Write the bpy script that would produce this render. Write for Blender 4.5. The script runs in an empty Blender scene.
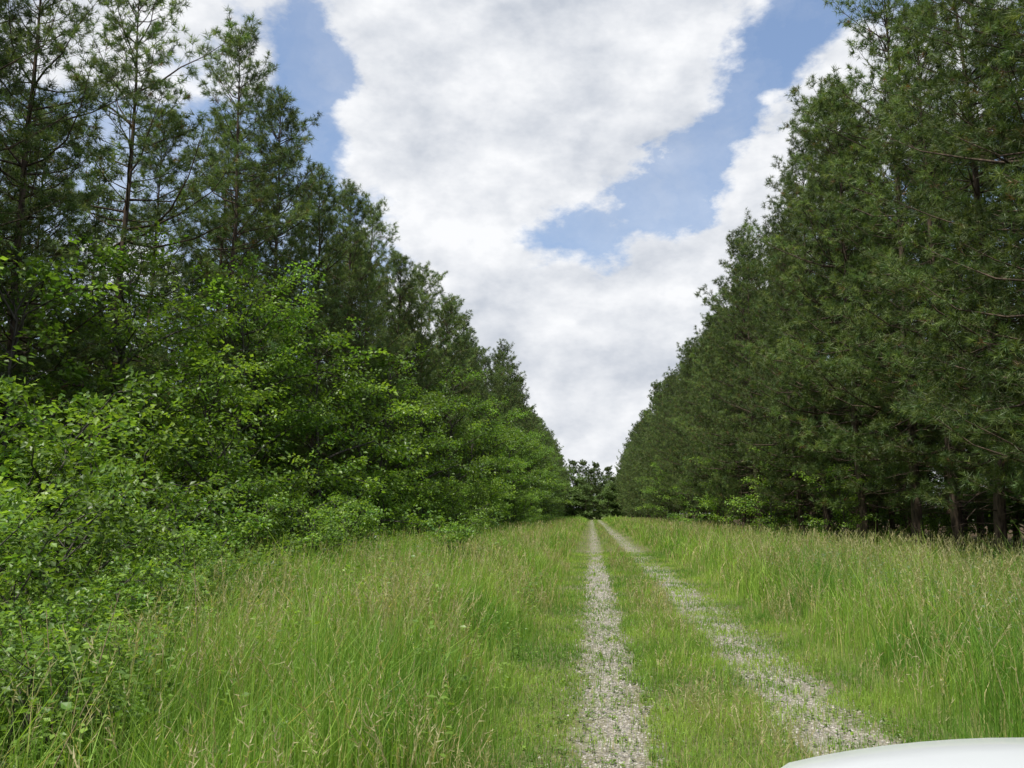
import bpy, math, random
import numpy as np
from mathutils import Vector
rad = math.radians
rng = np.random.default_rng(7)
random.seed(7)
scene = bpy.context.scene

# ------------------------------------------------------------------ helpers
def nrm(a):
    return a / np.maximum(np.linalg.norm(a, axis=-1, keepdims=True), 1e-9)

def mesh_from(name, V, F, C, mats, MI=None, smooth=None):
    me = bpy.data.meshes.new(name)
    V = np.asarray(V, dtype=np.float32); F = np.asarray(F, dtype=np.int32)
    me.vertices.add(len(V)); me.vertices.foreach_set('co', V.ravel())
    me.loops.add(F.size); me.loops.foreach_set('vertex_index', F.ravel())
    me.polygons.add(len(F))
    me.polygons.foreach_set('loop_start', np.arange(0, F.size, 3, dtype=np.int32))
    if MI is not None:
        me.polygons.foreach_set('material_index', np.asarray(MI, dtype=np.int32))
    if smooth is not None:
        me.polygons.foreach_set('use_smooth', np.asarray(smooth, dtype=bool))
    me.update(calc_edges=True)
    if C is not None:
        at = me.attributes.new('Col', 'FLOAT_COLOR', 'POINT')
        C4 = np.ones((len(V), 4), dtype=np.float32); C4[:, :3] = C
        at.data.foreach_set('color', C4.ravel())
    for m in mats: me.materials.append(m)
    return me

def add_obj(name, me, loc=(0,0,0), rot=0.0, sc=1.0, parent=None):
    ob = bpy.data.objects.new(name, me)
    ob.location = loc
    ob.rotation_euler = (0, 0, rot)
    ob.scale = (sc, sc, sc) if not hasattr(sc, '__len__') else sc
    scene.collection.objects.link(ob)
    if parent: ob.parent = parent
    return ob

class Acc:
    def __init__(s): s.V=[]; s.F=[]; s.C=[]; s.M=[]; s.S=[]; s.n=0
    def add(s, V, F, C, m, smooth=False):
        V = np.asarray(V, float).reshape(-1,3); F=np.asarray(F,int).reshape(-1,3)
        C = np.broadcast_to(np.asarray(C,float), V.shape) if np.ndim(C)==1 else np.asarray(C,float)
        s.V.append(V); s.F.append(F+s.n); s.C.append(C)
        s.M.append(np.full(len(F), m)); s.S.append(np.full(len(F), smooth)); s.n += len(V)
    def mesh(s, name, mats):
        return mesh_from(name, np.concatenate(s.V), np.concatenate(s.F), np.concatenate(s.C), mats,
                         np.concatenate(s.M), np.concatenate(s.S))
    def tube(s, P, R, sides, col, m):
        P = np.asarray(P,float); k=len(P)
        T = nrm(np.gradient(P, axis=0))
        ref = np.array([0.31,0.17,0.93]) if abs(T[0][2])<0.9 else np.array([1.0,0.1,0.05])
        A = nrm(np.cross(T, ref)); B = np.cross(T, A)
        th = np.linspace(0, 2*np.pi, sides, endpoint=False)
        V = P[:,None,:] + np.asarray(R)[:,None,None]*(np.cos(th)[None,:,None]*A[:,None,:]+np.sin(th)[None,:,None]*B[:,None,:])
        F=[]
        for i in range(k-1):
            for j in range(sides):
                a=i*sides+j; b=i*sides+(j+1)%sides; c=a+sides; d=b+sides
                F += [(a,b,d),(a,d,c)]
        s.add(V.reshape(-1,3), F, col, m, True)
    def inst(s, V, Ft, C, m):
        n,k,_=V.shape
        Ft=np.asarray(Ft)
        F=(Ft[None]+ (np.arange(n)*k)[:,None,None]).reshape(-1,3)
        if C.ndim==2: C=np.repeat(C[:,None,:],k,axis=1)
        s.add(V.reshape(-1,3),F,C.reshape(-1,3),m)

def wavy(x, y, scale, seed):
    r = np.random.default_rng(seed); o=np.zeros_like(x)
    for i in range(7):
        a=r.uniform(0,2*np.pi); f=r.uniform(0.6,2.2)/scale; p=r.uniform(0,6.28)
        o += np.sin((x*np.cos(a)+y*np.sin(a))*f*2*np.pi/2.0+p)
    return o/7*1.6

# ------------------------------------------------------------------ materials
def leaf_mat(name, trans=0.35, rough=0.55, spec=0.3):
    m=bpy.data.materials.new(name); m.use_nodes=True; nt=m.node_tree; N=nt.nodes; L=nt.links
    N.clear()
    out=N.new('ShaderNodeOutputMaterial')
    at=N.new('ShaderNodeAttribute'); at.attribute_name='Col'
    oi=N.new('ShaderNodeObjectInfo')
    mo=N.new('ShaderNodeMapRange'); mo.inputs['To Min'].default_value=0.75; mo.inputs['To Max'].default_value=1.22
    L.new(oi.outputs['Random'],mo.inputs['Value'])
    sc=N.new('ShaderNodeVectorMath'); sc.operation='SCALE'
    L.new(at.outputs['Color'],sc.inputs[0]); L.new(mo.outputs[0],sc.inputs['Scale'])
    p=N.new('ShaderNodeBsdfPrincipled'); p.inputs['Roughness'].default_value=rough
    p.inputs['Specular IOR Level'].default_value=spec
    L.new(sc.outputs[0],p.inputs['Base Color'])
    tr=N.new('ShaderNodeBsdfTranslucent')
    t2=N.new('ShaderNodeVectorMath'); t2.operation='MULTIPLY'; t2.inputs[1].default_value=(1.6,1.6,0.7)
    L.new(sc.outputs[0],t2.inputs[0]); L.new(t2.outputs[0],tr.inputs['Color'])
    mx=N.new('ShaderNodeMixShader'); mx.inputs[0].default_value=trans
    L.new(p.outputs[0],mx.inputs[1]); L.new(tr.outputs[0],mx.inputs[2]); L.new(mx.outputs[0],out.inputs[0])
    return m

def bark_mat(name, c1, c2):
    m=bpy.data.materials.new(name); m.use_nodes=True; nt=m.node_tree; N=nt.nodes; L=nt.links
    p=N['Principled BSDF']; p.inputs['Roughness'].default_value=0.9; p.inputs['Specular IOR Level'].default_value=0.15
    tc=N.new('ShaderNodeTexCoord'); mp=N.new('ShaderNodeMapping'); mp.inputs['Scale'].default_value=(9,9,2)
    no=N.new('ShaderNodeTexNoise'); no.inputs['Scale'].default_value=1.5; no.inputs['Detail'].default_value=4
    cr=N.new('ShaderNodeValToRGB'); cr.color_ramp.elements[0].position=0.35; cr.color_ramp.elements[1].position=0.65
    cr.color_ramp.elements[0].color=(*c1,1); cr.color_ramp.elements[1].color=(*c2,1)
    L.new(tc.outputs['Object'],mp.inputs[0]); L.new(mp.outputs[0],no.inputs['Vector']); L.new(no.outputs['Fac'],cr.inputs[0])
    L.new(cr.outputs[0],p.inputs['Base Color'])
    return m

M_needle = leaf_mat('pine_needles', 0.28, 0.5, 0.35)
M_leaf = leaf_mat('broad_leaves', 0.42, 0.42, 0.45)
M_grass = leaf_mat('grass_blades', 0.38, 0.55, 0.3)
M_bark = bark_mat('pine_bark', (0.04,0.03,0.024), (0.13,0.095,0.07))
M_bark2 = bark_mat('grey_bark', (0.04,0.035,0.03), (0.11,0.10,0.085))

# ------------------------------------------------------------------ pine
def pine(seed, H=20.0, R=3.3, zlow=2.5, sparse=1.0, needles=15, whorl=0.55, nw=0.66, dens=3.0, bunch=5, dead=22):
    r=np.random.default_rng(seed); A=Acc()
    k=12; zs=np.linspace(0,H,k)
    bend=r.normal(0,0.16,2)
    P=np.stack([bend[0]*np.sin(zs/H*3)+r.normal(0,0.04,k), bend[1]*np.sin(zs/H*2.3)+r.normal(0,0.04,k), zs-0.1],1)
    rad0=0.17*H/20
    A.tube(P, rad0*(1-zs/H*0.93), 9, (0.1,0.07,0.05), 0)
    def tp(z): return np.array([np.interp(z,zs,P[:,0]),np.interp(z,zs,P[:,1]),z])
    Tc=[];Td=[];Tk=[]
    z=zlow; az=r.uniform(0,6.28)
    lop=r.uniform(0,6.28)
    while z<H-0.3:
        t=(z-zlow)/(H-zlow)
        prof=(1-t)**0.60*(0.80+0.5*min(1,t/0.25))
        L0=R*prof*0.92+0.35
        nb=r.integers(4,7)
        whL=r.uniform(0.65,1.2)
        for b in range(nb):
            if r.random()>sparse: continue
            az+=2.4+r.normal(0,0.35)
            L=L0*whL*r.uniform(0.5,1.25)*(1+0.15*np.cos(az-lop))
            el=rad(-7+58*t**1.2+r.normal(0,10))
            d=np.array([np.cos(az)*np.cos(el),np.sin(az)*np.cos(el),np.sin(el)])
            s=tp(z+r.uniform(-0.2,0.2))
            n=5; u=np.linspace(0,1,n)
            pts=s+d*L*u[:,None]
            pts[:,2]+=L*(-0.12*np.sin(u*np.pi)*(1-t)+0.20*u**2.5)
            pts[1:]+=np.cumsum(r.normal(0,0.03*L,(n-1,3)),0)
            A.tube(pts, (0.007+0.010*L)*(1-u*0.85), 4, (0.1,0.07,0.05), 0)
            nt=max(3,int(L*dens))
            u0=0.34 if L>1.2 else 0.12
            hd=nrm(pts[-1]-pts[0]); lat0=nrm(np.cross(hd,[0,0,1.0]))
            ends=[(pts[-1],hd)]; bk=r.uniform(0.65,1.4)
            for q in range(nt):
                uu=u0+(1-u0)*(q+r.random())/nt
                c=np.array([np.interp(uu,u,pts[:,i]) for i in range(3)])
                lat=lat0*(1 if q%2 else -1)
                td=nrm(hd*0.7+lat*r.uniform(0.4,1.2)+np.array([0,0,r.uniform(0.0,0.7)]))
                tl=r.uniform(0.35,0.85)*(0.5+0.6*(1-uu))*min(1.0,L/1.8+0.25)+0.14
                e=c+td*tl
                A.tube([c,e],[0.007,0.004],3,(0.1,0.07,0.05),0)
                ends.append((e,td))
                if tl>0.35: Tc.append(c+(e-c)*0.5+r.normal(0,0.03,3)); Td.append(td+np.array([0,0,0.4])); Tk.append(bk)
            for (e,td) in ends:
                for w in range(bunch):
                    q=nrm(td+r.normal(0,0.8,3)+np.array([0,0,0.35]))
                    Tc.append(e+q*r.uniform(0.03,0.2)-td*r.uniform(0,0.15)); Td.append(q); Tk.append(bk)
        z+=whorl*r.uniform(0.6,1.4)*(1.0 if t<0.8 else 0.75)
    for i in range(9):
        Tc.append(P[-1]-np.array([0,0,0.1*i])+r.normal(0,0.06,3)); Td.append(np.array([0,0,1.0])+r.normal(0,0.4,3)); Tk.append(1)
    for i in range(dead):
        zz=r.uniform(0.8,zlow+2.0); a=r.uniform(0,6.28); l=r.uniform(0.4,2.6)
        s=tp(zz); A.tube([s,s+np.array([np.cos(a)*l*.5,np.sin(a)*l*.5,0.02*l]),s+np.array([np.cos(a+.15)*l,np.sin(a+.15)*l,-0.1*l])],[0.016,0.011,0.004],3,(0.1,0.08,0.06),0)
    Tc=np.array(Tc);Td=nrm(np.array(Td)); n=len(Tc); Tk=np.array(Tk)[:,None]
    M=needles
    base=np.repeat(Tc,M,0)+np.repeat(Td,M,0)*r.uniform(-0.08,0.05,(n*M,1))
    dn=nrm(np.repeat(Td,M,0)*0.8+nrm(r.normal(0,1,(n*M,3)))*0.9)
    ln=r.uniform(0.16,0.27,(n*M,1))*max(nw,0.9)**0.3
    tip=base+dn*ln; tip[:,2]-=0.02
    sd=nrm(np.cross(dn,r.normal(0,1,(n*M,3))))*r.uniform(0.010,0.017,(n*M,1))*nw
    V=np.stack([base-sd,base+sd,tip],1)
    tuftc=r.uniform(0.7,1.35,(n,1))*Tk
    g=np.array([0.064,0.115,0.034]); y=np.array([0.165,0.195,0.052])
    mix=np.clip(r.normal(0.30,0.25,(n,1)),0,1)
    c=(g*(1-mix)+y*mix)*tuftc
    brown=r.random(n)<0.015; c[brown]=(0.16,0.10,0.045)
    C=np.repeat(c,M,0)*r.uniform(0.8,1.2,(n*M,1))
    A.inst(V,[(0,1,2)],C,1)
    return A.mesh('pine_tree_mesh_%d'%seed,[M_bark,M_needle])

# ------------------------------------------------------------------ broadleaf
LEAF_F=[(0,1,3),(0,3,2),(1,4,3),(3,4,2)]
def leaves(A, r, base, d, up, size, col, m=1, w=0.34):
    n=len(base); d=nrm(d); s=nrm(np.cross(d,up)); nn=np.cross(s,d)
    L=size[:,None]
    mid=base+d*L*0.45-nn*L*0.05
    V=np.stack([base, mid-s*L*w+nn*L*0.08, mid+s*L*w+nn*L*0.08, mid+d*L*0.02, base+d*L-nn*L*0.06],1)
    A.inst(V,LEAF_F,col,m)

def broadleaf(seed,H=9,R=3.6,nl=26,leaf=0.15,lpc=15,g=(0.085,0.175,0.025),y=(0.21,0.32,0.045),low=0.04,stems=1,spread=0.36):
    r=np.random.default_rng(seed); A=Acc(); SC=[];SD=[];SK=[]
    for st in range(stems):
        k=8; zz=np.linspace(0,1,k); h=H*(r.uniform(0.75,1.0) if stems>1 else 1)
        lean=r.normal(0,0.05 if stems==1 else 0.22,2)*h; off=r.normal(0,0.0 if stems==1 else 0.12*R,2)
        P=np.stack([off[0]+lean[0]*zz**1.4+np.r_[0,r.normal(0,0.012*h,k-1)],off[1]+lean[1]*zz**1.4+np.r_[0,r.normal(0,0.012*h,k-1)],zz*h*0.93-0.05],1)
        A.tube(P,(0.006+0.0115*h)*(1-0.9*zz),7,(0.1,0.1,0.08),0)
        for i in range(max(4,nl//stems)):
            t=low+(0.97-low)*((i+r.random())/max(4,nl//stems))
            s=np.array([np.interp(t,zz,P[:,j]) for j in range(3)])
            prof=math.sqrt(max(0.05,1-((t-0.38)/0.68)**2))
            L=R*prof*r.uniform(0.45,1.3); bk=r.uniform(0.7,1.3)
            az=i*2.4+r.normal(0,0.4); el=rad(5+50*t+r.normal(0,10))
            d=np.array([math.cos(az)*math.cos(el),math.sin(az)*math.cos(el),math.sin(el)])
            n=5;u=np.linspace(0,1,n); pts=s+d*L*u[:,None]
            pts[:,2]+=L*(0.12*np.sin(u*np.pi)-0.10*u**2); pts[1:]+=r.normal(0,0.035*L,(n-1,3))
            A.tube(pts,(0.005+0.011*L)*(1-0.85*u),4,(0.1,0.1,0.08),0)
            ns=max(4,int(L*2.2))
            for q in range(ns):
                uu=0.25+0.75*(q+r.random())/ns
                c=np.array([np.interp(uu,u,pts[:,j]) for j in range(3)])
                lat=nrm(np.cross(d,[0,0,1.0]))*(1 if q%2 else -1)
                sd=nrm(d*0.7+lat*r.uniform(0.3,1.1)+np.array([0,0,r.uniform(-0.25,0.5)]))
                sl=L*0.33*r.uniform(0.5,1.2)*(1.1-0.5*uu)+0.12*R/3
                e=c+sd*sl; A.tube([c,(c+e)/2+r.normal(0,0.03*sl,3),e],[0.004+0.005*sl,0.003+0.003*sl,0.003],3,(0.1,0.1,0.08),0)
                nt=max(2,int(round(sl/(spread*0.8))))
                for w in range(nt):
                    f=(w+1)/nt
                    td=nrm(sd+r.normal(0,0.5,3)*np.array([1,1,0.5]))
                    SC.append(c+(e-c)*f+td*r.uniform(0.05,0.5)*spread); SD.append(td); SK.append(bk)
            SC.append(pts[-1]);SD.append(d);SK.append(bk)
    SC=np.array(SC);SD=nrm(np.array(SD)); n=len(SC); SK=np.array(SK)[:,None]
    M=lpc
    c=np.repeat(SC,M,0)
    o=r.normal(0,1,(n*M,3))*np.array([spread*0.5,spread*0.5,spread*0.16])
    o[:,2]-=0.35*(o[:,0]**2+o[:,1]**2)/spread
    d=nrm(np.repeat(SD,M,0)*0.5+o/spread*0.9+r.normal(0,0.35,(n*M,3))+np.array([0,0,-0.25]))
    up=nrm(np.array([0,0,1.0])+r.normal(0,0.38,(n*M,3)))
    mix=np.clip(r.normal(0.4,0.3,(n,1)),0,1)
    cc=(np.array(g)*(1-mix)+np.array(y)*mix)*r.uniform(0.8,1.2,(n,1))*SK
    C=np.repeat(cc,M,0)*r.uniform(0.8,1.22,(n*M,1))
    leaves(A,r,c+o,d,up,leaf*r.uniform(0.6,1.3,n*M),C)
    return A.mesh('broadleaf_mesh_%d'%seed,[M_bark2,M_leaf])

pines=[pine(11,20.5,3.4,2.6),pine(12,19,3.1,3.2),pine(13,21.5,3.5,2.9,0.92),pine(14,18,3.2,2.0),pine(15,20,3.0,3.8,0.85)]
lod=[pine(16,20,3.3,2.0,needles=5,nw=2.2,whorl=0.6,bunch=4,dead=6),pine(17,19,3.2,2.4,needles=5,nw=2.2,whorl=0.6,bunch=4,dead=6)]
open_pine=pine(21,19.0,3.5,5.0,0.85,needles=16,whorl=0.6)
inner=[pine(31,20,2.6,5.0,0.8,needles=5,whorl=0.75,nw=2.2,bunch=3,dens=2.5),pine(32,19,2.5,4.0,0.8,needles=5,whorl=0.75,nw=2.2,bunch=3,dens=2.5)]
broads=[broadleaf(41,10.5,3.7,34),broadleaf(42,8.5,3.4,28,leaf=0.16,g=(0.065,0.145,0.022)),
        broadleaf(43,12,3.9,38,leaf=0.14,y=(0.16,0.26,0.04)),broadleaf(44,6.5,2.9,24,leaf=0.15,y=(0.25,0.36,0.05))]
shrubs=[broadleaf(51,2.6,1.6,30,leaf=0.10,lpc=13,stems=5,spread=0.2,y=(0.24,0.35,0.05)),
        broadleaf(52,1.9,1.4,28,leaf=0.085,lpc=13,stems=5,spread=0.18,g=(0.08,0.165,0.028)),
        broadleaf(53,3.6,2.0,34,leaf=0.115,lpc=13,stems=4,spread=0.24)]
screen_=broadleaf(54,9,4.2,26,leaf=0.42,lpc=6,spread=0.5,g=(0.05,0.10,0.02),y=(0.09,0.15,0.03))

# ------------------------------------------------------------------ placement
def R(a,b): return random.uniform(a,b)
def left_edge(y):
    return np.interp(y,[0,25,50,90,140],[-15.5,-14.5,-12.0,-10.2,-9.6])
y=-4.0
while y<262:
    add_obj('pine_tree',random.choice(pines if y<110 else lod),(11.0+R(-.8,.8),y,0),R(0,6.28),R(0.82,1.08)); y+=R(2.8,4.4)
y=-2.0
while y<120:
    add_obj('pine_tree',random.choice(pines if y<60 else lod),(14.2+R(-.6,.6),y,0),R(0,6.28),R(0.95,1.12)); y+=R(3.8,5.4)
for x0,ymax in ((17.8,90),(21.5,70)):
    y=4.0
    while y<ymax:
        add_obj('pine_tree',random.choice(inner),(x0+R(-.7,.7),y,0),R(0,6.28),R(0.95,1.15)); y+=R(4,5.8)
y=0.0
while y<262:
    if not (21.0<y<28.5):
        add_obj('pine_tree',random.choice(pines if y<110 else lod),(left_edge(y)+R(-.6,.6),y,0),R(0,6.28),R(0.82,1.02)*(0.92 if y<30 else 1.0))
    y+=R(2.9,4.3)
add_obj('pine_tree',open_pine,(-15.0,24.6,0),1.0,1.06)
y=2.0
while y<120:
    add_obj('pine_tree',random.choice(pines if y<60 else lod),(left_edge(y)-3.6+R(-.6,.6),y,0),R(0,6.28),R(0.84,0.98)*(0.9 if y<30 else 1.0)); y+=R(4,5.4)
for off,ymax in ((7.4,100),(11.5,70)):
    y=4.0
    while y<ymax:
        add_obj('pine_tree',random.choice(inner),(left_edge(y)-off+R(-.7,.7),y,0),R(0,6.28),R(0.82,0.98)*(0.9 if y<40 else 1.0)); y+=R(4,5.6)
for i in range(34):
    yy=2+i*4.2+R(-1.5,1.5)
    add_obj('broadleaf_tree',screen_,(25.5+R(-2,3),yy,0),R(0,6.28),R(0.9,1.3))
    add_obj('broadleaf_tree',screen_,(left_edge(yy)-15+R(-3,2),yy,0),R(0,6.28),R(1.1,1.5))
for (x,yy,k,s) in [(-12.6,12.5,3,0.95),(-12.4,16.5,1,0.9),(-13.0,20.5,0,0.88),(-10.6,22.0,3,0.95),(-11.3,26,0,0.95),(-10.4,31,1,1.08),
                   (-12.2,29,2,0.9),(-10.0,36,3,1.15),(-10.4,40,0,0.95),(-9.4,46,1,1.05),(-9.0,52,2,0.9),(-8.4,57,3,1.2),(-8.6,63,0,1.0),
                   (-8.0,70,1,1.1),(-7.8,78,2,0.95),(-7.6,87,0,1.0),(-7.6,97,1,1.1),(-7.4,108,2,1.0),(-7.6,120,0,1.1),(-7.5,135,1,1.2),(-7.6,152,2,1.0),(-14.5,8,0,0.8),(-14.5,2,1,0.9)]:
    add_obj('broadleaf_tree',broads[k],(x,yy,0),R(0,6.28),s)
for (x,yy,k,s) in [(9.6,46,3,0.8),(9.4,60,3,0.9),(9.3,78,1,0.8),(9.2,100,0,0.8),(10,34,3,0.55)]:
    add_obj('broadleaf_tree',broads[k],(x,yy,0),R(0,6.28),s)
for (x,yy,k,s) in [(-8.3,12.0,0,1.1),(-7.0,10.2,1,1.1),(-9.6,14.0,2,1.1),(-9.8,17.5,0,1.3),(-8.4,15.5,1,1.2),(-6.0,8.6,1,0.95),(-9.2,20.5,2,1.1),
                   (-5.4,7.0,0,0.65),(-8.6,9.2,0,1.05),(-10.4,12,2,1.1),(-8.8,24,0,1.1),(-8.6,29,0,1.1),(-8.4,33.5,2,0.9),(-8.0,38,0,1.2),(-7.6,44,2,0.95),(-7.2,50,0,1.2),(-6.8,58,2,0.95),
                   (-6.4,66,2,0.95),(-6.4,76,2,1.0),(-6.4,90,2,1.1),(-3.6,23.5,1,0.8),(-4.6,6.0,1,0.6),(-6.7,13.2,1,0.85),(-11.5,9.0,2,1.2),(-6.8,6.6,0,0.9),
                   (-7.6,18.3,1,1.0),(-7.5,22.0,1,1.0),(-5.2,9.9,1,0.6),(-5.6,11.6,1,0.6),(-7.4,26,1,1.1),(-9.4,11.0,2,0.85),(-3.9,6.6,1,0.5),(-4.7,8.2,1,0.6),(-3.7,5.2,1,0.5),(-5.9,5.4,0,0.6)]:
    add_obj('shrub',shrubs[k],(x,yy,0),R(0,6.28),s)
for i in range(22):
    add_obj('shrub',shrubs[random.randrange(3)],(R(10,16),R(8,90),0),R(0,6.28),R(0.35,0.8))
for i in range(30):
    yy=R(10,110); add_obj('shrub',shrubs[random.randrange(3)],(left_edge(yy)+R(-2,3),yy,0),R(0,6.28),R(0.7,1.3))

def tree_mass(name, pts, meshes):
    V=[];F=[];C=[];Mi=[];n=0
    for (x,yy,s) in pts:
        me=random.choice(meshes); a=R(0,6.28)
        v=np.empty(len(me.vertices)*3,np.float32); me.vertices.foreach_get('co',v); v=v.reshape(-1,3)
        f=np.empty(len(me.loops),np.int32); me.loops.foreach_get('vertex_index',f); f=f.reshape(-1,3)
        c=np.empty(len(v)*4,np.float32); me.attributes['Col'].data.foreach_get('color',c); c=c.reshape(-1,4)[:,:3]
        mi=np.empty(len(f),np.int32); me.polygons.foreach_get('material_index',mi)
        ca,sa=math.cos(a),math.sin(a)
        w=np.stack([v[:,0]*ca-v[:,1]*sa,v[:,0]*sa+v[:,1]*ca,v[:,2]],1)*s+np.array([x,yy,0])
        V.append(w);F.append(f+n);C.append(c);Mi.append(mi);n+=len(v)
    me=mesh_from(name+'_mesh',np.concatenate(V),np.concatenate(F),np.concatenate(C),[M_bark,M_needle],np.concatenate(Mi))
    return add_obj(name,me)
far_pine=pine(61,17,4.6,0.8,1.0,needles=5,whorl=0.8,nw=4.5,dens=2.6,bunch=4,dead=0)
far_broad=broadleaf(62,13,4.8,34,leaf=0.45,lpc=6,spread=0.5,g=(0.10,0.17,0.045),y=(0.17,0.25,0.075))  # paler, greyer greens: distance haze is put into the leaf colour
tree_mass('distant_trees',[(-24+1.5*i+R(-.8,.8),R(250,268),R(0.85,1.05)) for i in range(32)]+[(R(-9,9),R(238,248),R(0.6,0.85)) for i in range(12)],[far_pine,far_broad,far_broad])

# ------------------------------------------------------------------ ground
def ground_mat():
    m=bpy.data.materials.new('meadow_soil'); m.use_nodes=True; nt=m.node_tree; N=nt.nodes; L=nt.links
    p=N['Principled BSDF']; p.inputs['Roughness'].default_value=0.95; p.inputs['Specular IOR Level'].default_value=0.1
    geo=N.new('ShaderNodeNewGeometry')
    n1=N.new('ShaderNodeTexNoise'); n1.inputs['Scale'].default_value=0.35; n1.inputs['Detail'].default_value=6
    n2=N.new('ShaderNodeTexNoise'); n2.inputs['Scale'].default_value=14; n2.inputs['Detail'].default_value=5
    for n in (n1,n2): L.new(geo.outputs['Position'],n.inputs['Vector'])
    cr=N.new('ShaderNodeValToRGB'); e=cr.color_ramp.elements
    e[0].position=0.35;e[0].color=(0.08,0.11,0.028,1); e[1].position=0.65;e[1].color=(0.17,0.20,0.065,1)
    L.new(n1.outputs['Fac'],cr.inputs[0])
    cr2=N.new('ShaderNodeValToRGB'); e=cr2.color_ramp.elements
    e[0].position=0.35;e[0].color=(0.04,0.028,0.016,1); e[1].position=0.7;e[1].color=(0.10,0.065,0.035,1)
    L.new(n2.outputs['Fac'],cr2.inputs[0])
    sx=N.new('ShaderNodeSeparateXYZ'); L.new(geo.outputs['Position'],sx.inputs[0])
    ab=N.new('ShaderNodeMath'); ab.operation='ABSOLUTE'; L.new(sx.outputs[0],ab.inputs[0])
    ad=N.new('ShaderNodeMath'); ad.operation='MULTIPLY_ADD'; ad.inputs[1].default_value=4; L.new(n1.outputs['Fac'],ad.inputs[0]); L.new(ab.outputs[0],ad.inputs[2])
    mr=N.new('ShaderNodeMapRange'); mr.inputs['From Min'].default_value=10; mr.inputs['From Max'].default_value=13; L.new(ad.outputs[0],mr.inputs['Value'])
    mx=N.new('ShaderNodeMix'); mx.data_type='RGBA'; L.new(mr.outputs[0],mx.inputs[0]); L.new(cr.outputs[0],mx.inputs[6]); L.new(cr2.outputs[0],mx.inputs[7])
    L.new(mx.outputs[2],p.inputs['Base Color'])
    b=N.new('ShaderNodeBump'); b.inputs['Strength'].default_value=0.8; b.inputs['Distance'].default_value=0.05
    L.new(n2.outputs['Fac'],b.inputs['Height']); L.new(b.outputs[0],p.inputs['Normal'])
    return m
G=[(-1500,-1500,0),(1500,-1500,0),(1500,2500,0),(-1500,2500,0)]
add_obj('ground',mesh_from('ground_mesh',G,[(0,1,2),(0,2,3)],None,[ground_mat()]))

RUTS=[(0.18,0.30),(2.04,0.42)]
def track_mat():
    m=bpy.data.materials.new('gravel_and_soil'); m.use_nodes=True; nt=m.node_tree; N=nt.nodes; L=nt.links
    p=N['Principled BSDF']; p.inputs['Roughness'].default_value=0.95; p.inputs['Specular IOR Level'].default_value=0.15
    geo=N.new('ShaderNodeNewGeometry')
    vo=N.new('ShaderNodeTexVoronoi'); vo.inputs['Scale'].default_value=34
    n1=N.new('ShaderNodeTexNoise'); n1.inputs['Scale'].default_value=1.6; n1.inputs['Detail'].default_value=9; n1.inputs['Roughness'].default_value=0.65
    n3=N.new('ShaderNodeTexNoise'); n3.inputs['Scale'].default_value=30; n3.inputs['Detail'].default_value=5
    for n in (vo,n1,n3): L.new(geo.outputs['Position'],n.inputs['Vector'])
    cr=N.new('ShaderNodeValToRGB'); e=cr.color_ramp.elements
    e[0].position=0.0;e[0].color=(0.15,0.135,0.10,1); e[1].position=1.0;e[1].color=(0.38,0.35,0.29,1)
    sp=N.new('ShaderNodeSeparateColor'); L.new(vo.outputs['Color'],sp.inputs[0]); L.new(sp.outputs[0],cr.inputs[0])
    soil=N.new('ShaderNodeValToRGB'); e=soil.color_ramp.elements
    e[0].position=0.35;e[0].color=(0.09,0.10,0.035,1); e[1].position=0.7;e[1].color=(0.22,0.20,0.11,1)
    L.new(n3.outputs['Fac'],soil.inputs[0])
    sx=N.new('ShaderNodeSeparateXYZ'); L.new(geo.outputs['Position'],sx.inputs[0])
    masks=[]
    for c,w in RUTS:
        a=N.new('ShaderNodeMath');a.operation='SUBTRACT';a.inputs[1].default_value=c;L.new(sx.outputs[0],a.inputs[0])
        b=N.new('ShaderNodeMath');b.operation='ABSOLUTE';L.new(a.outputs[0],b.inputs[0])
        q=N.new('ShaderNodeMath');q.operation='MULTIPLY_ADD';q.inputs[1].default_value=1.3;L.new(n1.outputs['Fac'],q.inputs[0]);L.new(b.outputs[0],q.inputs[2])
        mr=N.new('ShaderNodeMapRange');mr.inputs['From Min'].default_value=w+0.40;mr.inputs['From Max'].default_value=w+0.80
        mr.inputs['To Min'].default_value=1;mr.inputs['To Max'].default_value=0;L.new(q.outputs[0],mr.inputs['Value']);masks.append(mr)
    mxm=N.new('ShaderNodeMath');mxm.operation='MAXIMUM';L.new(masks[0].outputs[0],mxm.inputs[0]);L.new(masks[1].outputs[0],mxm.inputs[1])
    mx=N.new('ShaderNodeMix'); mx.data_type='RGBA'; L.new(mxm.outputs[0],mx.inputs[0]); L.new(soil.outputs[0],mx.inputs[6]); L.new(cr.outputs[0],mx.inputs[7])
    L.new(mx.outputs[2],p.inputs['Base Color'])
    b=N.new('ShaderNodeBump'); b.inputs['Strength'].default_value=0.9; b.inputs['Distance'].default_value=0.02
    L.new(vo.outputs['Distance'],b.inputs['Height']); L.new(b.outputs[0],p.inputs['Normal'])
    return m
G=[(-0.9,-30,0.004),(3.0,-30,0.004),(3.0,236,0.004),(-0.9,236,0.004)]
add_obj('dirt_road',mesh_from('dirt_road_mesh',G,[(0,1,2),(0,2,3)],None,[track_mat()]))

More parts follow.
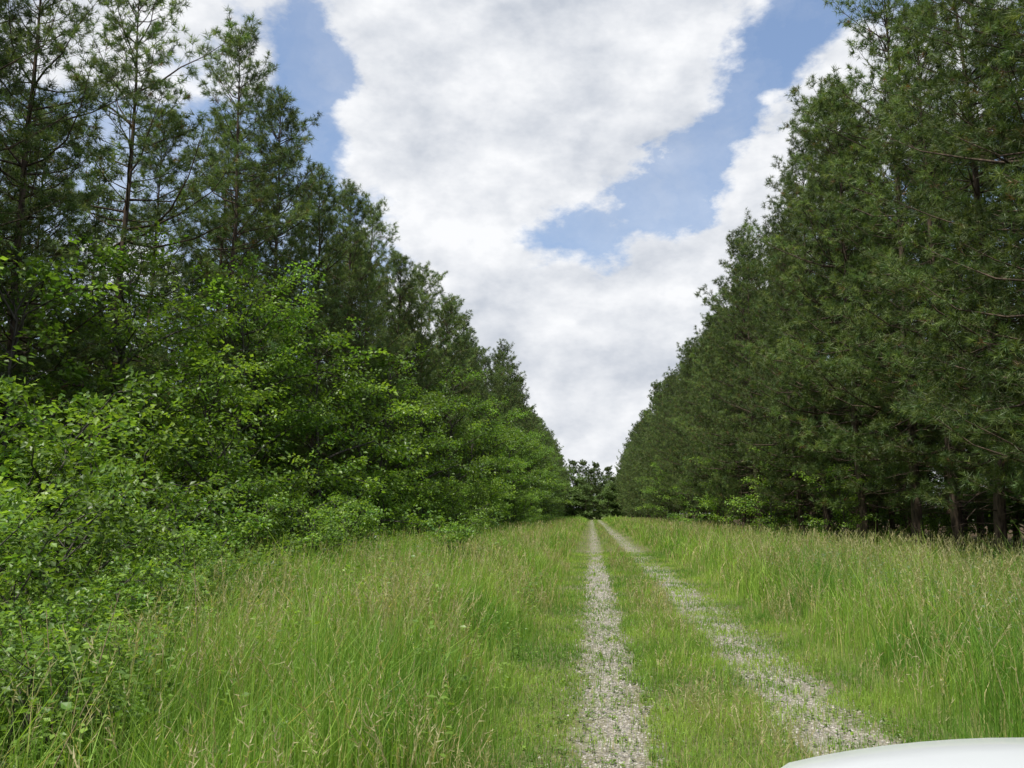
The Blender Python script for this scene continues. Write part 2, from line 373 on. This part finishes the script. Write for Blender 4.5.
def stone_mat():
    m=bpy.data.materials.new('stone'); m.use_nodes=True; N=m.node_tree.nodes; L=m.node_tree.links
    p=N['Principled BSDF']; p.inputs['Roughness'].default_value=0.85
    at=N.new('ShaderNodeAttribute'); at.attribute_name='Col'; L.new(at.outputs['Color'],p.inputs['Base Color']); return m
n=24000
ci=(rng.random(n)<0.45).astype(int); cx=np.array([r[0] for r in RUTS])[ci]
gx=cx+rng.normal(0,0.20,n)*(1+0.45*ci); gy=2.5+27.5*rng.random(n)**1.7
oct_=np.array([(1,0,0),(0,1,0),(-1,0,0),(0,-1,0),(0,0,0.75),(0,0,-0.75)],float)
sz=rng.uniform(0.004,0.015,n)*(1+gy/40)
th=rng.uniform(0,6.28,n)
Vo=oct_[None]*sz[:,None,None]*rng.uniform(0.6,1.3,(n,6,1))
c,s=np.cos(th)[:,None],np.sin(th)[:,None]
Vx=Vo[...,0]*c-Vo[...,1]*s; Vy=Vo[...,0]*s+Vo[...,1]*c
Vs=np.stack([Vx+gx[:,None],Vy+gy[:,None],Vo[...,2]+0.006],-1)
A=Acc(); g=rng.uniform(0.15,0.46,(n,1)); A.inst(Vs,[(0,1,4),(1,2,4),(2,3,4),(3,0,4),(1,0,5),(2,1,5),(3,2,5),(0,3,5)],g*np.array([1,0.93,0.82]),0)
add_obj('gravel',A.mesh('gravel_mesh',[stone_mat()]))

# ------------------------------------------------------------------ grass
CAR=(0.3,2.35,3.35)
def height_at(x,y):
    w=wavy(x,y,2.5,3)*0.22
    l=np.interp(-x+w,[0.15,0.65,1.1,1.9,5],[0.06,0.12,0.42,0.80,0.9])
    r_=np.interp(x+w,[2.5,3.0,3.6,4.6],[0.07,0.25,0.72,0.9])
    mid=np.interp(np.abs(x-1.08+w*0.3),[0,0.4,0.62,0.8],[0.25,0.20,0.11,0.05])
    return np.where(x<0.1,l,np.where(x>2.1,r_,mid))
def rut_mask(x,y):
    w=wavy(x,y,0.9,9)*0.12+wavy(x,y,0.3,19)*0.07
    return np.abs(x-0.18)<0.31+w, np.abs(x-2.04)<0.42+w*1.4
def bramble(x,y):
    return np.clip((-x-(0.40*y+0.6)+0.6*wavy(x,y,1.5,41))/0.8,0,1)*(y<15)
zones=[(2.3,8,1250,0.0055,0),(8,16,650,0.0075,0),(16,30,250,0.012,0),(30,60,80,0.022,0),(60,130,24,0.045,0),(130,238,7,0.09,0),
       (3.5,9,2600,0.005,1),(9,18,1100,0.008,1),(18,40,330,0.015,1)]
A=Acc()
for (y0,y1,dens,wd,short) in zones:
    xl=max(-17,-(0.85*y1+5)); xr=min(14,0.62*y1+5)
    if short: xl,xr=-1.1,3.1
    n=int((y1-y0)*(xr-xl)*dens)
    x=rng.uniform(xl,xr,n); y=rng.uniform(y0,y1,n)
    keep=(x>-(0.85*y+4))&(x<0.62*y+4)
    a,b=rut_mask(x,y)
    pk=np.ones(n); patch=np.clip(0.5+1.2*wavy(x,y,0.6,23),0,1)
    ff=0.35 if short else 1.0
    pk[a]=ff*(0.04+0.30*patch[a]**2)*(1+y[a]/12); pk[b]=ff*(0.10+0.75*patch[b]**1.5)*(1+y[b]/10)
    pk=np.minimum(pk,0.9)
    pk*=np.interp(x,[-17,-12,-10,8,10,13],[0.04,0.15,1,1,0.3,0.04])
    pk*=np.clip(0.8+0.5*wavy(x,y,1.6,5),0.25,1)
    pk*=1-0.75*bramble(x,y)
    keep&=rng.random(n)<pk
    keep&=~((x>CAR[0])&(x<CAR[1])&(y<CAR[2]))
    x=x[keep];y=y[keep];n=len(x)
    a,b=rut_mask(x,y)
    H=height_at(x,y)*np.clip(rng.normal(0.85,0.28,n),0.3,1.6)*(1+0.35*wavy(x,y,2.0,6))
    if short: H=np.minimum(H,rng.uniform(0.04,0.13,n))
    H[a|b]=rng.uniform(0.03,0.11,(a|b).sum())
    ang=rng.uniform(0,6.28,n)+1.5*wavy(x,y,1.5,31); lean=rng.uniform(0.05,0.75,n)**1.3*H
    dx=np.cos(ang)*lean+0.03*H; dy=np.sin(ang)*lean
    sa=rng.uniform(0,6.28,n); w=wd*rng.uniform(0.6,1.5,n)*(np.ones(n) if short else np.clip(H/0.5,0.5,1.2))
    sx=np.cos(sa)*w/2; sy=np.sin(sa)*w/2
    z0=np.zeros(n)
    Pm=np.stack([x+dx*0.3,y+dy*0.3,H*0.6],1); Pt=np.stack([x+dx,y+dy,H*np.sqrt(np.clip(1-0.7*(lean/np.maximum(H,1e-3))**2,0.3,1))],1)
    S=np.stack([sx,sy,z0],1); P0=np.stack([x,y,z0-0.01],1)
    V=np.stack([P0-S,P0+S,Pm-S*0.8,Pm+S*0.8,Pt],1)
    g1=np.array([0.10,0.22,0.03]);g2=np.array([0.29,0.42,0.075]);g3=np.array([0.52,0.45,0.22])
    m=np.clip(0.5+0.7*wavy(x,y,2.4,8)+rng.normal(0,0.25,n),0,1)[:,None]
    c=g1*(1-m)+g2*m
    ps=0.035+0.11*np.clip(wavy(x,y,3,12)+0.1,0,1)+np.where((x>2.6)|((x<-0.6)&(x>-4)),0.03,0.0)
    st=rng.random(n)<ps; c[st]=g3*rng.uniform(0.7,1.2,(st.sum(),1))
    c=c*rng.uniform(0.75,1.25,(n,1))
    A.inst(V,[(0,1,3),(0,3,2),(2,3,4)],c,0)
add_obj('grass',A.mesh('grass_mesh',[M_grass]))

A=Acc()
for (y0,y1,dens,wd) in [(2.5,8,100,0.003),(8,16,66,0.0044),(16,30,34,0.008),(30,60,10,0.016),(60,130,3,0.035)]:
    n=int((y1-y0)*24*dens); x=rng.uniform(-11,12,n); y=rng.uniform(y0,y1,n)
    hh=height_at(x,y)
    keep=(x>-(0.85*y+4))&(x<0.62*y+4)&(hh>0.2)&~((x>CAR[0])&(x<CAR[1])&(y<CAR[2]))
    keep&=rng.random(n)<np.clip(0.35+0.95*wavy(x,y,2.2,15),0.03,1)*np.where(x<-4.5,0.3,1)*(1-0.9*bramble(x,y))
    x=x[keep];y=y[keep];hh=hh[keep];n=len(x)
    H=hh*rng.uniform(0.9,1.4,n)+0.06; ang=rng.uniform(0,6.28,n); lean=rng.uniform(0.05,0.45,n)*H
    dx=np.cos(ang)*lean;dy=np.sin(ang)*lean; w=wd
    sa=rng.uniform(0,6.28,n); S=np.stack([np.cos(sa)*w/2,np.sin(sa)*w/2,np.zeros(n)],1)
    P0=np.stack([x,y,np.zeros(n)],1);Pm=np.stack([x+dx*.3,y+dy*.3,H*.6],1);Pt=np.stack([x+dx,y+dy,H],1)
    V=np.stack([P0-S,P0+S,Pm-S,Pm+S,Pt-S,Pt+S],1)
    straw=np.array([0.62,0.54,0.32])*rng.uniform(0.7,1.15,(n,1)); gr=np.array([0.32,0.41,0.12])*np.ones((n,1))
    mm=rng.random((n,1)); c=straw*mm+gr*(1-mm)
    A.inst(V,[(0,1,3),(0,3,2),(2,3,5),(2,5,4)],c,0)
    K=10; dT=nrm(Pt-Pm)
    t=np.tile(np.linspace(0,1,K),n)[:,None]
    b=np.repeat(Pt,K,0)-np.repeat(dT,K,0)*(t*0.17-0.02)
    d=nrm(np.repeat(dT,K,0)+rng.normal(0,0.45,(n*K,3))); l=rng.uniform(0.025,0.06,(n*K,1))
    sd=nrm(np.cross(d,rng.normal(0,1,(n*K,3))))*(w*0.9+0.0015)
    V=np.stack([b-sd*0.4,b+sd,b+d*l,b-sd],1)
    A.inst(V,[(0,1,2),(0,2,3)],np.repeat(straw*0.6+c*0.4,K,0),0)
add_obj('grass_seed_heads',A.mesh('seed_mesh',[M_grass]))

A=Acc()
def weeds(x,y,H,ls,per,g,y_):
    n=len(x)
    ang=rng.uniform(0,6.28,n);ln=rng.uniform(0,0.35,n)*H
    dx=np.cos(ang)*ln;dy=np.sin(ang)*ln
    P0=np.stack([x,y,np.zeros(n)],1);Pt=np.stack([x+dx,y+dy,H],1)
    S=np.stack([np.full(n,0.003),np.zeros(n),np.zeros(n)],1); S2=S[:,[1,0,2]]
    A.inst(np.stack([P0-S,P0+S,Pt,P0-S2,P0+S2],1),[(0,1,2),(3,4,2)],np.tile([[0.1,0.13,0.04]],(n,1)),0)
    t=rng.uniform(0.15,1,(n*per,1)); b=np.repeat(P0,per,0)*(1-t)+np.repeat(Pt,per,0)*t
    a=rng.uniform(0,6.28,n*per); d=np.stack([np.cos(a),np.sin(a),rng.uniform(-0.4,0.5,n*per)],1)
    b=b+d*rng.uniform(0,0.12,(n*per,1))*np.repeat(H,per)[:,None]
    up=nrm(np.array([0,0,1.0])+rng.normal(0,0.35,(n*per,3)))
    mix=np.clip(rng.normal(0.4,0.3,(n,1)),0,1); c=np.repeat((np.array(g)*(1-mix)+np.array(y_)*mix)*rng.uniform(0.75,1.25,(n,1)),per,0)*rng.uniform(0.8,1.2,(n*per,1))
    size=np.repeat(ls*rng.uniform(0.6,1.3,n),per)*rng.uniform(0.5,1.2,n*per)
    leaves(A,rng,b,d,up,size,c,0,0.32)
U=rng.uniform
x=U(-12,-1.5,10000);y=U(3,15,10000);k=(rng.random(10000)<bramble(x,y)*0.9+0.04)&(x>-(0.85*y+4));x=x[k];y=y[k]
weeds(x,y,U(0.35,1.15,len(x))*(1+0.35*wavy(x,y,1.4,51))*np.clip(y/6,0.55,1),0.072,30,(0.09,0.18,0.03),(0.25,0.38,0.06))
weeds(U(-11,-5.5,1500),U(12,34,1500),U(0.5,1.3,1500),0.10,22,(0.09,0.17,0.03),(0.24,0.36,0.055))
weeds(U(4.5,10,900),U(9,24,900),U(0.65,1.1,900),0.055,22,(0.15,0.22,0.13),(0.22,0.29,0.18))
weeds(U(-4,-0.9,260),U(5,20,260),U(0.4,0.8,260),0.06,20,(0.10,0.20,0.03),(0.24,0.36,0.05))
weeds(U(-0.9,2.8,4500),2.9+U(0,1,4500)**1.5*16,U(0.03,0.10,4500),0.03,7,(0.10,0.20,0.03),(0.24,0.36,0.06))
add_obj('weeds',A.mesh('weeds_mesh',[M_leaf]))

A=Acc()
for i in range(22):
    x=R(-5.6,-2.8);y=R(4.2,7.0);h=R(0.8,1.5);l=Vector((R(-.4,.5),R(-.3,.3)))
    A.tube([(x,y,0),(x+l.x*.4,y+l.y*.4,h*.55),(x+l.x,y+l.y,h)],[0.006,0.005,0.002],4,(0.1,0.1,0.1),0)
M_dead=bark_mat('dead_stalk',(0.2,0.14,0.08),(0.36,0.28,0.18))
add_obj('dead_stalks',A.mesh('dead_mesh',[M_dead]))

# ------------------------------------------------------------------ white car
def pmat(name,col,rough=0.4,metal=0,coat=0):
    m=bpy.data.materials.new(name);m.use_nodes=True;N=m.node_tree.nodes;L=m.node_tree.links;p=N['Principled BSDF']
    p.inputs['Roughness'].default_value=rough;p.inputs['Metallic'].default_value=metal;p.inputs['Coat Weight'].default_value=coat
    no=N.new('ShaderNodeTexNoise');no.inputs['Scale'].default_value=6;no.inputs['Detail'].default_value=5
    tc=N.new('ShaderNodeTexCoord');L.new(tc.outputs['Object'],no.inputs['Vector'])
    cr=N.new('ShaderNodeValToRGB');cr.color_ramp.elements[0].color=(*[c*0.93 for c in col],1);cr.color_ramp.elements[1].color=(*col,1)
    L.new(no.outputs['Fac'],cr.inputs[0]);L.new(cr.outputs[0],p.inputs['Base Color']);return m
white=pmat('white_paint',(0.72,0.75,0.78),0.3,0,0.6); glass=pmat('dark_glass',(0.03,0.035,0.04),0.05); rubber=pmat('tyre_rubber',(0.03,0.03,0.03),0.8)
steel=pmat('wheel_metal',(0.5,0.5,0.52),0.3,0.9); black=pmat('black_trim',(0.03,0.03,0.03),0.5); lamp=pmat('lamp_lens',(0.6,0.62,0.65),0.1,0.3); redl=pmat('tail_lens',(0.4,0.02,0.02),0.2)
car=bpy.data.objects.new('parked_car',None); scene.collection.objects.link(car); car.location=(1.36,0.36,0.016); car.scale=(1.04,1,1.04)
def loft(name,stations,mat,prof):
    V=[]
    for st in stations: V+=prof(st)
    k=len(prof(stations[0])); n=len(stations); bmF=[]
    for i in range(n-1):
        for j in range(k):
            a=i*k+j;b=i*k+(j+1)%k; bmF.append((a,b,b+k,a+k))
    bmF.append(tuple(range(k))[::-1]); bmF.append(tuple((n-1)*k+j for j in range(k)))
    me=bpy.data.meshes.new(name+'_mesh'); me.from_pydata(V,[],bmF); me.materials.append(mat)
    for p_ in me.polygons: p_.use_smooth=True
    me.update(); ob=add_obj(name,me,parent=car)
    ob.modifiers.new('ws','WEIGHTED_NORMAL'); return ob
def body_prof(st):
    y,wb,wt,zb,zs,cr,yb=st
    pts=[]
    for i in range(17):
        u=-1+2*i/16; e=abs(u)
        pts.append((wt*u,y-yb*e**3,zs+cr*(1-e**1.6)-0.035*max(0,(e-0.85)/0.15)**2))
    pts+= [(wb,y-yb,zs-0.16),(wb*1.01,y-yb,(zs+zb)/2),(wb*0.99,y-yb,zb+0.08),(wb*0.9,y-yb,zb),(-wb*0.9,y-yb,zb),(-wb*0.99,y-yb,zb+0.08),(-wb*1.01,y-yb,(zs+zb)/2),(-wb,y-yb,zs-0.16)]
    return pts
loft('body',[(-2.25,0.80,0.72,0.45,0.85,0.03,0.12),(-2.2,0.86,0.80,0.36,0.98,0.04,0.1),(-1.6,0.92,0.87,0.30,1.04,0.03,0),(0,0.93,0.88,0.30,1.04,0.04,0),(1.15,0.93,0.87,0.30,1.06,0.08,0.0),
  (1.8,0.92,0.86,0.30,1.045,0.085,0.02),(2.3,0.90,0.84,0.30,1.02,0.09,0.06),(2.55,0.88,0.82,0.32,0.995,0.09,0.10),(2.68,0.86,0.79,0.34,0.945,0.085,0.14),(2.75,0.84,0.76,0.38,0.86,0.06,0.18),(2.8,0.80,0.72,0.42,0.72,0.02,0.22)],white,body_prof)
def cab_prof(st):
    y,w,z0,z1,_,_,_=st
    return [(-w,y,z0),(-w*0.86,y,z1-0.06),(-w*0.72,y,z1),(0,y,z1+0.03),(w*0.72,y,z1),(w*0.86,y,z1-0.06),(w,y,z0)]
loft('cabin_glass',[(-2.1,0.8,0.98,1.0,0,0,0),(-1.8,0.84,0.98,1.62,0,0,0),(-1.2,0.85,0.98,1.70,0,0,0),(0.0,0.85,0.98,1.70,0,0,0),(0.35,0.85,0.98,1.62,0,0,0),(1.1,0.82,1.0,1.12,0,0,0)],glass,cab_prof)
def roof_prof(st):
    y,w,z0,z1,_,_,_=st
    return [(-w,y,z0),(-w,y,z0+0.03),(-w*.85,y,z1),(0,y,z1+0.03),(w*.85,y,z1),(w,y,z0+0.03),(w,y,z0)]
loft('roof',[(-1.95,0.74,1.60,1.66,0,0,0),(-1.2,0.76,1.66,1.74,0,0,0),(0.0,0.76,1.66,1.74,0,0,0),(0.36,0.73,1.59,1.66,0,0,0)],white,roof_prof)
def tubeobj(name,P,r,mat,sides=8):
    a=Acc();a.tube(P,[r]*len(P),sides,(1,1,1),0);return add_obj(name,a.mesh(name+'_m',[mat]),parent=car)
for s in (-1,1):
    tubeobj('a_pillar',[(s*0.83,1.1,1.04),(s*0.735,0.36,1.63)],0.035,white)
    tubeobj('b_pillar',[(s*0.87,-0.55,1.02),(s*0.745,-0.5,1.67)],0.035,black)
    tubeobj('c_pillar',[(s*0.84,-2.0,1.04),(s*0.735,-1.8,1.62)],0.045,white)
    a=Acc(); th=np.linspace(0,np.pi,7)
    P=np.stack([s*(0.90+0.20*np.linspace(0,1,7)),np.full(7,0.92),1.02+0.02*np.sin(th)],1); a.tube(P,0.02+0.075*np.abs(np.sin(th))**0.5,10,(1,1,1),0)
    add_obj('mirror',a.mesh('mirror_m',[white]),parent=car)
    for yy in (1.85,-1.35):
        a=Acc()
        prof=[(0.20,-0.10),(0.30,-0.115),(0.345,-0.09),(0.355,0),(0.345,0.09),(0.30,0.115),(0.20,0.10)]
        th=np.linspace(0,2*np.pi,33)[:-1];V=[];F=[]
        for t_ in th:
            for (r_,o) in prof: V.append((s*0.83+o,yy+r_*math.cos(t_),0.345+r_*math.sin(t_)))
        k=len(prof)
        for i in range(32):
            for j in range(k-1):
                p0=i*k+j;p1=((i+1)%32)*k+j;F+=[(p0,p1,p1+1),(p0,p1+1,p0+1)]
        a.add(V,F,(1,1,1),0,True); add_obj('tyre',a.mesh('tyre_m',[rubber]),parent=car)
        a=Acc();cx=s*0.83+s*0.06;V=[(cx,yy,0.345)];F=[]
        for i in range(10):
            t_=i*math.pi/5;V+=[(cx+s*0.02,yy+0.21*math.cos(t_-.18),0.345+0.21*math.sin(t_-.18)),(cx+s*0.02,yy+0.21*math.cos(t_+.18),0.345+0.21*math.sin(t_+.18))]
            F.append((0,1+2*i,2+2*i))
        a.add(V,F,(1,1,1),0);add_obj('wheel_rim',a.mesh('rim_m',[steel]),parent=car)
    a=Acc();P=np.array([(s*0.82,2.46,0.82),(s*0.72,2.62,0.80),(s*0.56,2.72,0.79)]);a.tube(P,[0.05,0.075,0.05],8,(1,1,1),0);add_obj('headlamp',a.mesh('hl',[lamp]),parent=car)
    a=Acc();P=np.array([(s*0.80,-2.17,0.75),(s*0.80,-2.15,0.95)]);a.tube(P,[0.05,0.05],8,(1,1,1),0);add_obj('tail_lamp',a.mesh('tl',[redl]),parent=car)
for z in (0.6,0.67,0.74): tubeobj('grille_bar',[(-0.5,2.74,z),(0,2.81,z),(0.5,2.74,z)],0.018,black)
tubeobj('front_bumper',[(-0.78,2.52,0.48),(-0.5,2.74,0.48),(0,2.82,0.48),(0.5,2.74,0.48),(0.78,2.52,0.48)],0.09,black,10)

# ------------------------------------------------------------------ world
SUN_AZ=-145; SUN_EL=66
w=bpy.data.worlds.new("World"); scene.world=w; w.use_nodes=True; nt=w.node_tree; N=nt.nodes; L=nt.links
bg=N['Background']; bg.inputs['Strength'].default_value=0.12
sky=N.new('ShaderNodeTexSky'); sky.sky_type='NISHITA'; sky.sun_disc=False; sky.sun_elevation=rad(SUN_EL); sky.sun_rotation=rad(SUN_AZ)
sky.air_density=1.0; sky.dust_density=2.0; sky.ozone_density=1.0
tc=N.new('ShaderNodeTexCoord')
def noise(scale,detail,vec,rough=0.55):
    n=N.new('ShaderNodeTexNoise'); n.inputs['Scale'].default_value=scale; n.inputs['Detail'].default_value=detail; n.inputs['Roughness'].default_value=rough
    L.new(vec,n.inputs['Vector']); return n
def math_(op,a,b=None,c=None):
    n=N.new('ShaderNodeMath'); n.operation=op
    for i,v in enumerate((a,b,c)):
        if v is None: continue
        if isinstance(v,(int,float)): n.inputs[i].default_value=v
        else: L.new(v,n.inputs[i])
    return n.outputs[0]
D=tc.outputs['Generated']
mp=N.new('ShaderNodeMapping'); mp.inputs['Scale'].default_value=(1,1,1.7); L.new(D,mp.inputs[0])
mp2=N.new('ShaderNodeMapping'); mp2.inputs['Scale'].default_value=(1,1,1.7); mp2.inputs['Location'].default_value=(-0.014,0,0.04); L.new(D,mp2.inputs[0])
wn=noise(8,6,mp.outputs[0],0.62)
vs=N.new('ShaderNodeVectorMath'); vs.operation='SUBTRACT'; vs.inputs[1].default_value=(0.5,0.5,0.5); L.new(wn.outputs['Color'],vs.inputs[0])
vsc=N.new('ShaderNodeVectorMath'); vsc.operation='SCALE'; vsc.inputs['Scale'].default_value=0.13; L.new(vs.outputs[0],vsc.inputs[0])
va=N.new('ShaderNodeVectorMath'); va.operation='ADD'; L.new(D,va.inputs[0]); L.new(vsc.outputs[0],va.inputs[1])
vn=N.new('ShaderNodeVectorMath'); vn.operation='NORMALIZE'; L.new(va.outputs[0],vn.inputs[0]); DW=vn.outputs[0]
def dirv(az,el): a=rad(az);e=rad(el); return (math.sin(a)*math.cos(e),math.cos(a)*math.cos(e),math.sin(e))
blobs=[(-4.8,31,5.4,.44),(-11.2,31,4.2,.42),(3.2,30,4.4,.44),(-8,23,3.8,.40),(0.8,25,3.3,.42),(-15,24.5,2.6,.42),(-2.5,13.4,3.7,.4),(4.0,14.4,3.2,.38),(-0.6,7,5,.4),
 (14.8,23.7,2.3,.5),(20.2,27.2,2.8,.5),(11,19.4,2.3,.45),(8,16.6,2.5,.4),(-8.8,15.5,3.0,.38),(-36,29,4,.26),(-24.6,28.6,1.6,.34),(4,40,7,.35),(-10,41,7,.35),
 (-20,30.0,2.5,-.45),(-26,24,4.6,-.38),(17.5,32.5,2.6,-.55),(13.8,29.3,1.9,-.46),(10.6,26,1.9,-.46),(7.6,22.9,1.9,-.46),(4.4,20.4,1.8,-.44),(0,19.2,1.6,-.38),(-3.6,18.6,1.5,-.38),(-19,18,4.5,-.3)]
acc=None
for az,el,sg,wt in blobs:
    d=N.new('ShaderNodeVectorMath'); d.operation='DOT_PRODUCT'; d.inputs[1].default_value=dirv(az,el); L.new(DW,d.inputs[0])
    k=1.0/rad(sg)**2
    e=math_('EXPONENT',math_('MULTIPLY_ADD',d.outputs['Value'],k,-k))
    acc=math_('MULTIPLY_ADD',e,wt,acc if acc is not None else 0.0)
fb=noise(6.0,9,mp.outputs[0],0.6); fb2=noise(6.0,5,mp2.outputs[0],0.58)
dens=math_('ADD',acc,math_('MULTIPLY_ADD',fb.outputs['Fac'],1.7,-0.87))
mask=N.new('ShaderNodeMapRange'); mask.interpolation_type='SMOOTHSTEP'; mask.inputs['From Min'].default_value=-0.22; mask.inputs['From Max'].default_value=0.16; L.new(dens,mask.inputs['Value'])
# thin high veil in the gaps
veil=noise(3.2,7,DW,0.6)
vm=N.new('ShaderNodeMapRange'); vm.inputs['From Min'].default_value=0.42; vm.inputs['From Max'].default_value=0.72; vm.inputs['To Max'].default_value=0.5; L.new(veil.outputs['Fac'],vm.inputs['Value'])
mk=math_('MAXIMUM',mask.outputs[0],vm.outputs[0])
rel=math_('SUBTRACT',fb2.outputs['Fac'],fb.outputs['Fac'])
f2=noise(4.5,4,DW,0.5)
tone=math_('ADD',math_('MULTIPLY_ADD',rel,2.0,0.0),math_('ADD',math_('MULTIPLY',dens,0.18),math_('MULTIPLY_ADD',f2.outputs['Fac'],1.9,-0.62)))
cr=N.new('ShaderNodeValToRGB'); e=cr.color_ramp.elements; e[0].position=0.12; e[0].color=(8.1,8.2,8.4,1); e[1].position=0.95; e[1].color=(4.2,4.6,5.3,1); L.new(tone,cr.inputs[0])
hz=N.new('ShaderNodeVectorMath'); hz.operation='MULTIPLY_ADD'; hz.inputs[1].default_value=(1.2,1.25,1.3); hz.inputs[2].default_value=(0.6,0.8,1.15); L.new(sky.outputs[0],hz.inputs[0])
mx=N.new('ShaderNodeMix'); mx.data_type='RGBA'; L.new(mk,mx.inputs[0]); L.new(hz.outputs[0],mx.inputs[6]); L.new(cr.outputs[0],mx.inputs[7])
L.new(mx.outputs[2],bg.inputs['Color'])

sl=bpy.data.lights.new('sun','SUN'); sl.energy=5.0; sl.angle=rad(0.6); sl.color=(1,0.96,0.87)
so=bpy.data.objects.new('sun',sl); scene.collection.objects.link(so)
so.rotation_euler=Vector(dirv(SUN_AZ,SUN_EL)).to_track_quat('Z','Y').to_euler()

cam=bpy.data.cameras.new('camera'); cam.lens=29; cam.sensor_width=36; cam.clip_end=5000; cam.clip_start=0.05
co=bpy.data.objects.new('camera',cam); scene.collection.objects.link(co)
co.location=(0,0,1.85); co.rotation_euler=(rad(90+8.9),0,rad(5.4)); scene.camera=co
scene.view_settings.view_transform='Standard'; scene.view_settings.look='None'; scene.view_settings.exposure=0
